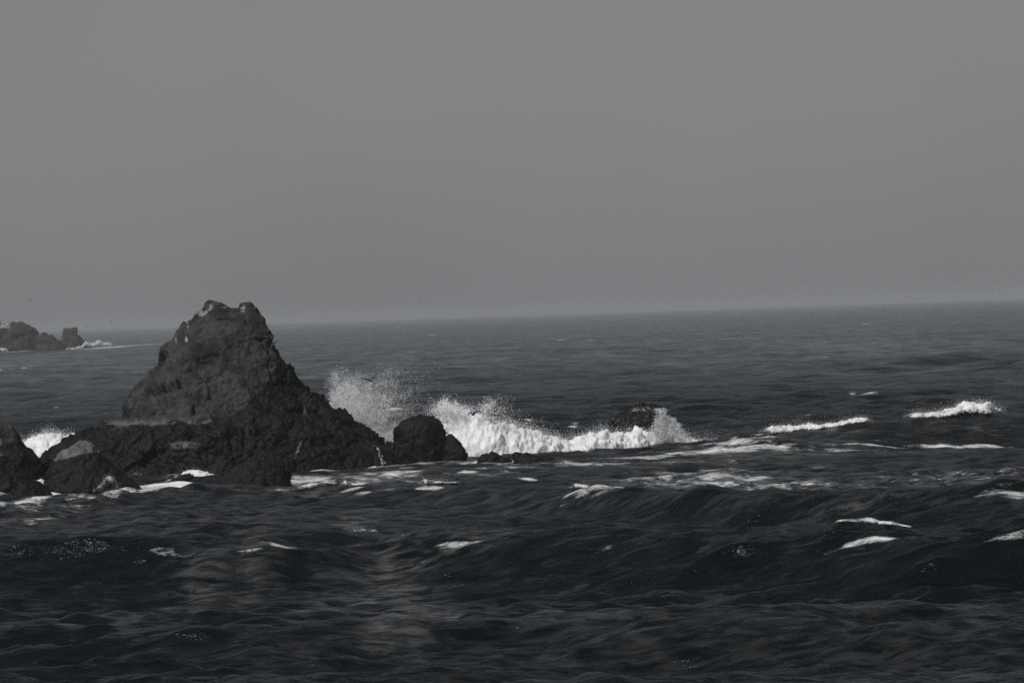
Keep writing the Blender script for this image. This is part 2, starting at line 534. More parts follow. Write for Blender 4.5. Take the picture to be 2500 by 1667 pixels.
def build_sea():
    # distances: fine in front, coarser far away; directions: fine inside the view
    ds = [70.0]
    while ds[-1] < 20000:
        d = ds[-1]
        if d < 150:
            st = 0.7
        elif d < 460:
            st = 0.24 + (d - 150) * 0.0009
        else:
            st = 0.52 + (d - 460) * 0.0070
        ds.append(d + st)
    ds = np.array(ds)
    lim = 0.102
    tin = np.linspace(-lim, lim, 520)
    tout = np.geomspace(lim + 0.001, 0.5, 18)
    ts = np.concatenate([-tout[::-1], tin, tout])
    D, T = np.meshgrid(ds, ts, indexing='ij')
    X = (D * T).astype(np.float32)
    Y = D.astype(np.float32)
    step = np.gradient(ds)[:, None].astype(np.float32)
    Z = np.zeros_like(X)
    DX = np.zeros_like(X)
    DY = np.zeros_like(X)
    r = np.random.default_rng(5)
    lams = np.geomspace(0.9, 46, 78)
    steep = np.zeros_like(X)
    for L in lams:
        L *= r.uniform(0.94, 1.06)
        th = r.normal(0.10, 0.42 if L > 8 else 0.62)
        kx, ky = math.sin(th) * 2 * math.pi / L, -math.cos(th) * 2 * math.pi / L
        k = 2 * math.pi / L
        A = 0.0205 * L ** 0.58 * (1.0 if L < 7 else (7 / L) ** 1.1)
        wgt = np.clip(L / (2.2 * step) - 1.0, 0, 1)
        ph = X * kx + Y * ky + r.uniform(0, 6.283)
        s, c = np.sin(ph), np.cos(ph)
        A = A * wgt
        Z += A * c
        q = 0.5 * A
        DX -= q * s * (kx / k)
        DY -= q * s * (ky / k)
        steep += A * k * c
    # gusty variation of the chop
    gust = 0.85 + 0.35 * vnoise2(X / 38 + 9, Y / 55, 3)
    calm = np.ones_like(X)
    calm *= 1 - 0.35 * np.exp(-((Y - 385) / 45) ** 2)
    Z *= gust * calm * (1 + 2.4 * sstep(430, 900, Y))
    # swells
    face = np.zeros_like(X)
    for P, lf, lb in swell_xy:
        cd = np.interp(T, P[:, 0], P[:, 1]) + 0.9 * vnoise2(X / 17 + 3, Y * 0 + P[0, 1], 8) + 0.4 * vnoise2(X / 5 + 3, Y * 0 + P[0, 1], 9)
        h = np.interp(T, P[:, 0], P[:, 2]) * (1 + 0.25 * vnoise2(X / 21 + 31, Y * 0 + P[0, 1], 6))
        u = Y - cd
        prof = np.where(u < 0, np.exp(-(u / lf) ** 2 * 1.6), np.exp(-(u / lb) ** 2 * 1.6))
        trough = -0.35 * np.exp(-((u + lf * 1.9) / lf) ** 2)
        Z += (h * (prof + trough)).astype(np.float32)
        DY -= (0.4 * np.clip(h, 0, 2.5) * prof).astype(np.float32)
        face = np.maximum(face, h * np.exp(-((u) / (0.22 * lf)) ** 2))
    VV = np.stack([X + DX, Y + DY, Z], -1).reshape(-1, 3).astype(np.float32)
    foam = 1.12 * blobs(FOAM, X, Y, visible_points(FOAM, VV, X.shape))
    sheen_film = blobs(SHEEN_FILM, X, Y, visible_points(SHEEN_FILM, VV, X.shape))
    # scattered tiny caps where the chop is steepest
    cap = sstep(0.75, 1.2, steep * gust) * 0.36
    foam = np.maximum(foam, cap.astype(np.float32) * (vnoise2(X / 9, Y / 14, 21) > 0.15) * (Y > 300))
    # washed collar round every rock
    for fx, fy, hw, rd in FOOT:
        m = (np.abs(X - fx) < hw * 1.5 + 4) & (np.abs(Y - fy) < rd * 1.6 + 5)
        if not m.any():
            continue
        e = (np.abs((X[m] - fx) / hw) ** 2.4 + np.abs((Y[m] - fy) / rd) ** 2.4) ** (1 / 2.4)
        dist = (e - 1) * min(hw, rd)
        f = 0.58 * np.exp(-(np.clip(dist, 0, 99) / 1.9)) + 0.18 * vnoise2(X[m] / 2.2, Y[m] / 3.0, 41)
        foam[m] = np.maximum(foam[m], f * (dist < 5))
    foam += 0.05 * vnoise2(X / 3.1, Y / 3.9, 51) * (foam > 0.02)
    Z += 0.10 * np.clip(foam - 0.35, 0, 1)
    sheen_film = np.maximum(sheen_film, 0.10 * sstep(-0.1, 0.7, vnoise2(X / 24, Y / 34, 61)))
    V = np.stack([X + DX, Y + DY, Z], -1).reshape(-1, 3)
    nr, nc = X.shape
    i = np.arange(nr * nc).reshape(nr, nc)
    F = np.stack([i[:-1, :-1], i[:-1, 1:], i[1:, 1:], i[1:, :-1]], -1).reshape(-1, 4)
    me = np_mesh('sea', V, F, True, {'foam': foam.ravel(), 'sheen_film': sheen_film.ravel(), 'chop': (1 - 0.32 * sstep(330, 1100, Y)).ravel()})
    o = link('sea', me, MAT_SEA)
    o['kind'] = 'structure'
    o['label'] = 'dark choppy grey sea reaching to the misty horizon'
    print('sea verts', nr, nc, nr * nc)
    return o, X + DX, Y + DY, Z


# ------------------------------------------------------------------ rocks
def loft(rows, d, ratio, cap, n=56, levels=70, e=0.8, yshift=None, smooth=0):
    """rows: (py, left px, right px) from top to bottom of the outline; d: distance of the middle"""
    rows = np.array(rows, float)
    ys = np.linspace(rows[0, 0], rows[-1, 0], levels)
    Ls = np.interp(ys, rows[:, 0], rows[:, 1])
    Rs = np.interp(ys, rows[:, 0], rows[:, 2])
    hws = (Rs - Ls) / 2
    if smooth:
        kk = np.hanning(smooth + 2)[1:-1]
        kk /= kk.sum()
        hws = np.convolve(np.pad(hws, smooth // 2, 'edge'), kk, 'valid')[:levels]
        k3 = np.array([1, 2, 3, 2, 1]) / 9
        Ls = np.convolve(np.pad(Ls, 2, 'edge'), k3, 'valid')
        Rs = np.convolve(np.pad(Rs, 2, 'edge'), k3, 'valid')
    V = []
    t = np.linspace(0, 2 * math.pi, n, endpoint=False)
    cs = np.sign(np.cos(t)) * np.abs(np.cos(t)) ** e
    sn = np.sign(np.sin(t)) * np.abs(np.sin(t)) ** e
    for j, (y, L, R) in enumerate(zip(ys, Ls, Rs)):
        hwm = hws[j] * d / FPX
        rd = min(ratio * hwm, cap)
        c = at((L + R) / 2, y, d)
        a = at(R, y, d) - c
        off = yshift(y) if yshift else 0.0
        for k in range(n):
            V.append((c.x + a.x * cs[k], c.y + rd * sn[k] + off, c.z + a.z * cs[k]))
    F = []
    for j in range(levels - 1):
        for k in range(n):
            k2 = (k + 1) % n
            F.append((j * n + k, (j + 1) * n + k, (j + 1) * n + k2, j * n + k2))
    F.append(tuple(range(n)))
    F.append(tuple((levels - 1) * n + k for k in reversed(range(n))))
    return V, F


def remesh(pieces, voxel):
    V, F = [], []
    for v, f in pieces:
        b = len(V)
        V += v
        F += [tuple(i + b for i in q) for q in f]
    me = bpy.data.meshes.new('tmp')
    me.from_pydata(V, [], F)
    o = bpy.data.objects.new('tmp', me)
    COL.objects.link(o)
    m = o.modifiers.new('r', 'REMESH')
    m.mode = 'VOXEL'
    m.voxel_size = voxel
    dg = bpy.context.evaluated_depsgraph_get()
    ev = o.evaluated_get(dg)
    m2 = ev.to_mesh()
    nv = len(m2.vertices)
    co = np.empty(nv * 3, np.float32)
    m2.vertices.foreach_get('co', co)
    no = np.empty(nv * 3, np.float32)
    m2.vertices.foreach_get('normal', no)
    nf = len(m2.polygons)
    lp = np.empty(len(m2.loops), np.int32)
    m2.loops.foreach_get('vertex_index', lp)
    tot = np.empty(nf, np.int32)
    m2.polygons.foreach_get('loop_total', tot)
    assert (tot == 4).all()
    ev.to_mesh_clear()
    bpy.data.objects.remove(o)
    bpy.data.meshes.remove(me)
    return co.reshape(-1, 3), no.reshape(-1, 3), lp.reshape(-1, 4)


def rough_up(co, no, size, seed, chunky=1.0, fine=1.0, damp=None):
    """rock relief: blocks, tilted beds, cracks and small knobs; size = scale of the biggest blocks in metres"""
    p = co.astype(np.float64)
    warp = np.stack([fbm(p / (size * 0.8) + 7.1 * k, 2, seed + 60 + k) for k in range(3)], 1) * 0.35
    big = fbm(p / (size * 1.3), 3, seed)
    q = p * np.array([1.0, 1.0, 0.9])
    ca, sa = math.cos(0.8), math.sin(0.8)
    q = np.stack([q[:, 0] * ca + q[:, 2] * sa, q[:, 1], -q[:, 0] * sa + q[:, 2] * ca], 1)
    f1, f2, cid = worley(q / (size * 0.55) + warp, seed + 5)
    g1, g2, gid = worley(q / (size * 0.2) + warp * 2, seed + 25)
    crack1 = -np.exp(-((f2 - f1) / 0.07) ** 2)
    crack2 = -np.exp(-((g2 - g1) / 0.14) ** 2)
    ridg = 1 - np.abs(fbm(q / (size * 0.42) + 3.3, 4, seed + 80, 0.55)) * 2.4
    d = big * 0.07 * size + chunky * size * (0.23 * facets(q / (size * 0.9) + warp * 0.5, seed + 85) + 0.11 * facets(q / (size * 0.42) + warp * 0.6, seed + 90) + 0.030 * facets(q / (size * 0.19) + warp * 2, seed + 95)
                                             + 0.06 * crack1 + 0.010 * (gid - 0.5) + 0.020 * crack2 - 0.022 * ridg)
    d = d + fine * (0.055 * fbm(p / 0.6, 4, seed + 40, 0.6) + 0.018 * vnoise(p / 0.2, seed + 44))
    vert = 1 - np.abs(fbm(p * np.array([1.0, 1.0, 0.28]) / (size * 0.30) + 5.5, 3, seed + 130)) * 3.0
    d = d - chunky * 0.040 * size * np.clip(vert, 0, 1) ** 2
    if damp is not None:
        d = d * damp(co)
    return co + no * d[:, None].astype(np.float32)


def make_rock(name, pieces, voxel, size, seed, attrf, split=None, parts=('rock_face', 'mussel_base_shaded_flank'), chunky=1.0, fine=1.0, base=None, damp=None):
    co, no, fa = remesh(pieces, voxel)
    print(name, len(fa))
    co = rough_up(co, no, size, seed, chunky, fine, damp)
    base = Vector(base) if base else Vector((float(co[:, 0].mean()), float(co[:, 1].mean()), 0.0))
    at_ = attrf(co, no)
    org = np.array(base, np.float32)
    if split is None:
        me = np_mesh(name, co - org, fa, True, at_)
        return link(name, me, MAT_ROCK, None, base), (co, fa)
    root = empty(name, base)
    lab = split(co, at_)            # integer per vertex
    fl = lab[fa].max(1)
    for i, pn in enumerate(parts):
        f = fa[fl == i]
        if not len(f):
            continue
        used, inv = np.unique(f.ravel(), return_inverse=True)
        me = np_mesh(pn, co[used] - org, inv.reshape(-1, 4), True, {a: v[used] for a, v in at_.items()})
        link(pn, me, MAT_ROCK, root)
    return root, (co, fa)


def proj(co):
    """photograph pixels of points"""
    v = co - np.array([0, 0, CAMH], np.float32)
    a, b, c = [v @ np.array(q, np.float32) for q in (cr, cu, cf)]
    return 1250 + FPX * a / c, 833.5 - FPX * b / c


def std_attr(wet_z, soft=0.5, pale=None, guano=None, seed=0):
    def f(co, no):
        n = fbm(co.astype(np.float64) / 1.6, 3, seed + 70)
        wet_shade = 1 - sstep(wet_z - soft, wet_z + soft, co[:, 2] + 0.8 * n)
        px, py = proj(co)
        p = np.zeros(len(co), np.float32)
        g = np.zeros(len(co), np.float32)
        if pale:
            p = pale(px, py, co, no, n)
        if guano:
            g = guano(px, py, co, no, n)
        return {'wet_shade': wet_shade * (1 - np.clip(p, 0, 1)), 'pale': p, 'guano': g}
    return f


def foot(rows, d, ratio, cap):
    py, L, R = rows[-1]
    a, b = at(L, py, d), at(R, py, d)
    hw = (b.x - a.x) / 2
    FOOT.append(((a.x + b.x) / 2, d, hw, min(ratio * hw, cap)))


def add_rows(rows, drop=45, grow=6):
    """carry the outline on below the waterline"""
    y, L, R = rows[-1]
    return rows + [(y + drop, L - grow, R + grow)]


ROCKS = {}

# --- the tall sea stack
stack_rows = [(752, 500, 622), (757, 483, 627), (770, 470, 633), (783, 462, 641), (786, 452, 642), (798, 445, 651), (802, 443, 657),
              (813, 438, 665), (817, 428, 667), (832, 422, 670), (845, 411, 677), (852, 399, 686), (870, 394, 696), (888, 391, 708), (901, 379, 716),
              (917, 370, 718), (931, 350, 725), (947, 333, 744), (956, 322, 757), (974, 307, 770), (993, 298, 806), (1012, 304, 829),
              (1024, 300, 856), (1030, 270, 862), (1040, 262, 871), (1045, 212, 882), (1055, 191, 898), (1072, 182, 913), (1082, 158, 938), (1090, 137, 970), (1102, 108, 996),
              (1116, 98, 1016), (1126, 92, 1030), (1140, 88, 1054), (1165, 84, 1070)]
STACK_D = 386.0


def stack_shift(y):
    return float(np.interp(y, [740, 900, 1030, 1060, 1170], [1.5, 0.6, -0.2, -0.9, -1.6]))


pieces = [loft(add_rows(stack_rows, 40, 8), STACK_D, 0.72, 6.6, 96, 150, 0.82, stack_shift, 41)]
pieces.append(loft([(731, 507, 513), (737, 501, 541), (746, 497, 556), (756, 490, 572), (775, 486, 580)], STACK_D + 1.0, 0.9, 3, 30, 24, 0.9))
pieces.append(loft([(739, 585, 596), (744, 583, 602), (756, 581, 606), (775, 578, 610)], STACK_D + 1.2, 0.9, 3, 26, 20, 0.9))
pieces.append(loft([(737, 604, 612), (742, 600, 617), (755, 598, 625), (775, 594, 633), (800, 590, 640)], STACK_D + 1.4, 0.9, 3, 26, 24, 0.9))
# stepped knobs up the left shoulder, bulge on the right shoulder, slab on the ledge, buttresses on the face
for (x, y, r, dd) in [(662, 822, 12, -0.6), (704, 900, 15, -0.8)]:
    pieces.append(loft([(y - r, x - r * 0.3, x + r * 0.3), (y - r * 0.75, x - r * 0.75, x + r * 0.75), (y, x - r, x + r), (y + r * 0.8, x - r * 0.75, x + r * 0.75), (y + r, x - r * 0.3, x + r * 0.3)],
                       STACK_D + dd, 0.8, 4, 24, 14, 0.95))


def stack_attr(co, no):
    px, py = proj(co)
    n = fbm(co.astype(np.float64) / 1.4, 4, 171)
    n2 = fbm(co.astype(np.float64) / 0.6, 3, 181)
    # mussel and weed band at the base; right flank is weed plus painted-in shade
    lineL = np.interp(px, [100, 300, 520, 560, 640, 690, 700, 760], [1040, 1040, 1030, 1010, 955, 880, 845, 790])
    wet_shade = sstep(-14, 14, py - lineL + 16 * n + 9 * n2)
    ledge = np.exp(-((px - 600) / 45) ** 2 - ((py - 1085) / 11) ** 2)
    pale = 0.55 * np.exp(-((py - 1032) / 7) ** 2) * (px < 560) * (px > 255) + 0.18 * np.clip(n + 0.2, 0, 1) * (py < 1025)
    pl2 = np.exp(-((px - 450) / 44) ** 2 - ((py - 1086) / 10) ** 2)
    pale = pale + 0.75 * pl2 * (n2 > -0.25)
    wet_shade = wet_shade * (1 - np.clip(1.2 * pl2, 0, 1)) * (1 - np.clip(1.1 * np.exp(-((py - 1029) / 6) ** 2) * (px < 345), 0, 1))
    g = 0.62 * np.exp(-((px - 512) / 20) ** 2 - ((py - 748) / 16) ** 2) + 0.48 * np.exp(-((px - 552) / 20) ** 2 - ((py - 750) / 7) ** 2)
    g = g + 0.6 * np.exp(-((px - 594) / 10) ** 2 - ((py - 752) / 15) ** 2) + 0.5 * np.exp(-((px - 622) / 6) ** 2 - ((py - 750) / 12) ** 2)
    for gx, gy, rx, ry, a in [(457, 798, 10, 20, 0.62), (430, 830, 9, 18, 0.58), (486, 768, 24, 14, 0.58), (455, 830, 9, 12, 0.65), (403, 868, 10, 12, 0.55), (640, 800, 16, 14, 0.40), (560, 765, 40, 10, 0.42), (590, 1000, 70, 30, 0.12)]:
        g = g + a * np.exp(-((px - gx) / rx) ** 2 - ((py - gy) / ry) ** 2)
    return {'wet_shade': wet_shade * 0.97, 'pale': np.clip(pale, 0, 1), 'guano': np.clip(g, 0, 0.75)}


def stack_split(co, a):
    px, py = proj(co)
    return np.where(a['wet_shade'] > 0.35, 2, np.where((py < 752 + 3 * np.sin(px * 0.4)), 0, 1)).astype(int)


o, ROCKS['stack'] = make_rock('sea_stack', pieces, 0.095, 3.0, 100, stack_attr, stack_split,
                              ('summit_crag', 'bare_rock_face', 'mussel_base_shaded_flank'), 0.8, 1.0, at(560, 1150, STACK_D).to_tuple()[:2] + (0,),
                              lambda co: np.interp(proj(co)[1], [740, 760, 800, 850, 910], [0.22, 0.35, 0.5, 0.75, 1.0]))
tag(o, 'tall pointed dark sea stack with notched summit and black weed-covered base', 'rock')
FOOT += [(at(560, 1150, STACK_D).x, STACK_D - 1.6, 13.2, 6.4)]


def simple_rock(name, label, rows, ybot, ratio, cap, size, seed, wet_z=9.0, pale=None, guano=None, extra=(), split=None, parts=None,
                voxel=0.11, group=None, z0=0.0, e=0.82, cat='rock', chunky=0.55, fine=1.0, lean=0.0):
    xm = (rows[-1][1] + rows[-1][2]) / 2
    df = sea_d(xm, ybot, z0)
    hw = (rows[-1][2] - rows[-1][1]) / 2 * df / FPX
    d = df + min(ratio * hw, cap) * 0.9
    k = d / 390.0
    shift = (lambda y: float(np.interp(y, [rows[0][0], rows[-1][0]], [lean, 0]))) if lean else None
    ps = [loft(add_rows(rows), d, ratio, cap, 48, 60, e, shift)]
    for ex in extra:
        ps.append(loft(ex[0], d + ex[1], 0.85, 4, 28, 26, 0.9))
    oo, geo = make_rock(name, ps, voxel * k, size, seed, std_attr(wet_z, 0.5, pale, guano, seed), split, parts or (), chunky, fine, (at(xm, ybot, d).x, d, 0))
    tag(oo, label, cat, group)
    foot(rows, d, ratio, cap)
    return oo, geo, d


GR = 'wave-washed rocks round the sea stack'
two = lambda co, a: (a['pale'] < 0.4).astype(int)

# far-left grey rock behind
simple_rock('sea_rock', 'large smooth grey rock cut off by the left edge, behind the near rocks',
            [(1036, -60, 14), (1040, -75, 27), (1048, -85, 36), (1060, -90, 46), (1075, -95, 54), (1088, -100, 64), (1096, -100, 77), (1107, -100, 86), (1118, -100, 98), (1140, -100, 106), (1172, -105, 118)],
            1172, 0.6, 4.5, 2.0, 210, 2.6, group=GR, fine=0.8, chunky=0.35)
# near left rock, dry pale top at the frame edge
simple_rock('sea_rock', 'black mussel-covered rock at the left edge with a small pale dry top',
            [(1075, -50, 1), (1088, -60, 8), (1105, -70, 12), (1118, -75, 25), (1132, -80, 43), (1150, -85, 52), (1163, -85, 68), (1178, -90, 92), (1190, -95, 110), (1205, -95, 124), (1216, -100, 137)],
            1222, 0.6, 3.2, 1.5, 230, 9.0, pale=lambda px, py, co, no, n: 1.0 * (1 - sstep(1110, 1118, py + 8 * n)), group=GR, split=two, parts=('pale_dry_top', 'mussel_covered_flank'))
# front rock with pale cap
simple_rock('sea_rock', 'black rock with a pale brown peaked cap, in front of the stack on the left',
            [(1077, 196, 208), (1084, 184, 220), (1092, 168, 230), (1100, 150, 240), (1110, 140, 252), (1125, 131, 265), (1140, 120, 285), (1155, 111, 305), (1170, 107, 325), (1185, 106, 350), (1196, 108, 368), (1208, 112, 372)],
            1204, 0.62, 3.6, 1.6, 250, 9.0,
            pale=lambda px, py, co, no, n: np.clip((1 - sstep(1108, 1122, py + 9 * n + 0.18 * (px - 190))) * (0.9 + 0.5 * n) * np.where(px > 185, 0.75, 1.05), 0, 1),  # left side of the cap painted paler, as sunlit
            group=GR, split=two, parts=('pale_cap', 'mussel_covered_flank'))
# front right rock: hump on the right, low tail on the left
simple_rock('sea_rock', 'low black rock with a rounded hump, standing in front of the stack base',
            [(1101, 640, 664), (1105, 632, 685), (1113, 624, 700), (1122, 617, 709), (1130, 590, 711), (1140, 572, 711), (1152, 540, 709), (1163, 515, 706), (1176, 493, 706), (1186, 485, 711), (1195, 478, 720)],
            1192, 0.5, 2.6, 1.2, 270, 9.0, group=GR, lean=0.4)
# small slanted rock in the foam
simple_rock('sea_rock', 'small slanted black rock lying in white foam between two larger rocks',
            [(1158, 448, 464), (1161, 440, 474), (1166, 428, 476), (1171, 420, 462), (1176, 412, 450), (1181, 405, 440), (1187, 398, 436)],
            1186, 0.8, 1.0, 0.7, 290, 9.0, group=GR, voxel=0.07, fine=0.7)
# big boulder and its neighbour
simple_rock('boulder', 'big rounded black boulder standing right of the stack, splash behind it',
            [(1013, 1038, 1056), (1020, 1010, 1064), (1026, 984, 1068), (1034, 972, 1074), (1044, 962, 1079), (1056, 958, 1082), (1070, 959, 1085), (1090, 960, 1088), (1110, 960, 1090), (1128, 958, 1090)],
            1130, 0.85, 2.6, 1.5, 310, 9.0, group=GR, chunky=0.45,
            extra=[([(1011, 1041, 1046), (1015, 1038, 1053), (1022, 1036, 1058), (1030, 1034, 1060)], 0.0)])
simple_rock('boulder', 'smaller knobbly dark boulder against the right side of the big boulder',
            [(1056, 1096, 1104), (1060, 1090, 1110), (1068, 1086, 1117), (1078, 1084, 1123), (1088, 1083, 1132), (1098, 1082, 1140), (1110, 1082, 1142), (1127, 1080, 1142)],
            1129, 0.8, 1.8, 1.1, 330, 9.0, pale=lambda px, py, co, no, n: 0.22 * np.clip(n * 2, 0, 1), group=GR)
# low pair
simple_rock('sea_rock', 'low flat dark rock at the foot of the white surf, left of a similar one',
            [(1104, 1185, 1196), (1107, 1176, 1212), (1113, 1171, 1222), (1117, 1169, 1245), (1124, 1167, 1252), (1131, 1165, 1254)],
            1132, 0.5, 1.2, 0.8, 350, 9.0, group=GR, voxel=0.08, fine=0.8)
simple_rock('sea_rock', 'low dark rock with a knob at its left end tapering right into surf',
            [(1099, 1258, 1270), (1103, 1253, 1278), (1108, 1252, 1300), (1113, 1252, 1325), (1117, 1253, 1345), (1121, 1254, 1360), (1126, 1255, 1372), (1132, 1255, 1382)],
            1133, 0.4, 1.1, 0.8, 370, 9.0, group=GR, voxel=0.08, fine=0.8)
# rock under the cascade
o, g_casc, D_CASC = simple_rock('sea_rock', 'half buried dark rock with water cascading off its top in surf',
                                [(985, 1562, 1598), (990, 1545, 1612), (997, 1531, 1619), (1008, 1515, 1624), (1018, 1502, 1628), (1030, 1492, 1632), (1042, 1494, 1630), (1060, 1490, 1640), (1090, 1485, 1650)],
                                1095, 0.7, 2.0, 1.1, 390, 9.0, group=GR)
simple_rock('sea_rock', 'tiny dark rock tip breaking the water below the cascade rock',
            [(1097, 1598, 1612), (1100, 1592, 1615), (1104, 1588, 1614), (1109, 1586, 1612)], 1107, 0.8, 0.7, 0.5, 410, 9.0, group=GR, voxel=0.06, fine=0.5)

# --- far rocks in the mist
FGR = 'distant misty rocks'
simple_rock('far_island', 'distant misty rock island with pale streaked top at the left edge',
            [(779, -30, 6), (783, -45, 13), (788, -50, 22), (791, -55, 60), (796, -60, 77), (803, -62, 88), (810, -65, 93), (819, -68, 95), (835, -70, 100), (858, -72, 108)],
            858, 0.7, 14, 8, 430, -5.0, guano=lambda px, py, co, no, n: 0.55 * (1 - sstep(800, 812, py + 5 * n)) * (px < 26) + 0.34 * (1 - sstep(795, 803, py)) * (n > 0.05) * (px < 80),
            group=FGR, voxel=0.12, fine=0.3, chunky=1.0, extra=[([(790, 37, 50), (794, 36, 70), (801, 35, 80), (812, 34, 84)], -3)])
simple_rock('far_rock', 'low distant rock hump between the misty island and the far stack',
            [(810, 102, 110), (814, 98, 117), (820, 94, 125), (826, 92, 138), (832, 90, 148), (842, 88, 156), (856, 86, 160)],
            856, 0.7, 12, 6, 450, -5.0, group=FGR, voxel=0.12, fine=0.3, chunky=1.0)
simple_rock('far_rock', 'distant misty stack with surf breaking at its right foot',
            [(800, 158, 166), (803, 154, 172), (806, 152, 184), (809, 151, 189), (815, 150, 193), (822, 149, 198), (830, 148, 206), (838, 150, 212), (848, 153, 218)],
            849, 0.8, 12, 6, 470, -5.0, group=FGR, voxel=0.12, fine=0.3, chunky=1.0)

sea, SX, SY, SZ = build_sea()


# ------------------------------------------------------------------ splashes and foam
def tetra(points, sizes, name, mat):
    n = len(points)
    base = np.array([[1, 1, 1], [1, -1, -1], [-1, 1, -1], [-1, -1, 1]], np.float32) / 1.732
    q = rng.normal(size=(n, 3, 3))
    q, _ = np.linalg.qr(q)
    st = rng.uniform(0.6, 1.5, (n, 1, 3))
    v = np.einsum('vk,nkj->nvj', base, q) * sizes[:, None, None] * st + points[:, None, :]
    f = np.array([[0, 1, 2], [0, 3, 1], [0, 2, 3], [1, 3, 2]])
    F = (np.arange(n)[:, None, None] * 4 + f[None]).reshape(-1, 3)
    return np_mesh(name, v.reshape(-1, 3), F, False)


def px_points(px, py, d):
    """vectorised at()"""
    r = np.outer((px - 1250) / FPX, np.array(cr)) + np.outer((833.5 - py) / FPX, np.array(cu)) + np.array(cf)
    return r * (d / r[:, 1])[:, None] + np.array([0, 0, CAMH])


SPX, SPY = [q.reshape(SX.shape) for q in proj(np.stack([SX, SY, SZ], -1).reshape(-1, 3).astype(np.float32))]


def sea_crest(px, d0, reach=13.0):
    """photograph row and distance of the wave crest actually seen near distance d0"""
    rows = np.where(np.abs(SY[:, SX.shape[1] // 2] - d0) < reach)[0]
    a, b = rows[0], rows[-1] + 1
    sx, sy, yy = SPX[a:b], SPY[a:b], SY[a:b]
    out = []
    for x in px:
        m = np.abs(sx - x) < 4
        j = np.argmin(sy[m])
        out.append((sy[m][j], yy[m][j]))
    out = np.array(out)
    kern = np.ones(5) / 5
    for c in (0, 1):
        out[:, c] = np.convolve(np.pad(out[:, c], 2, 'edge'), kern, 'valid')
    return out


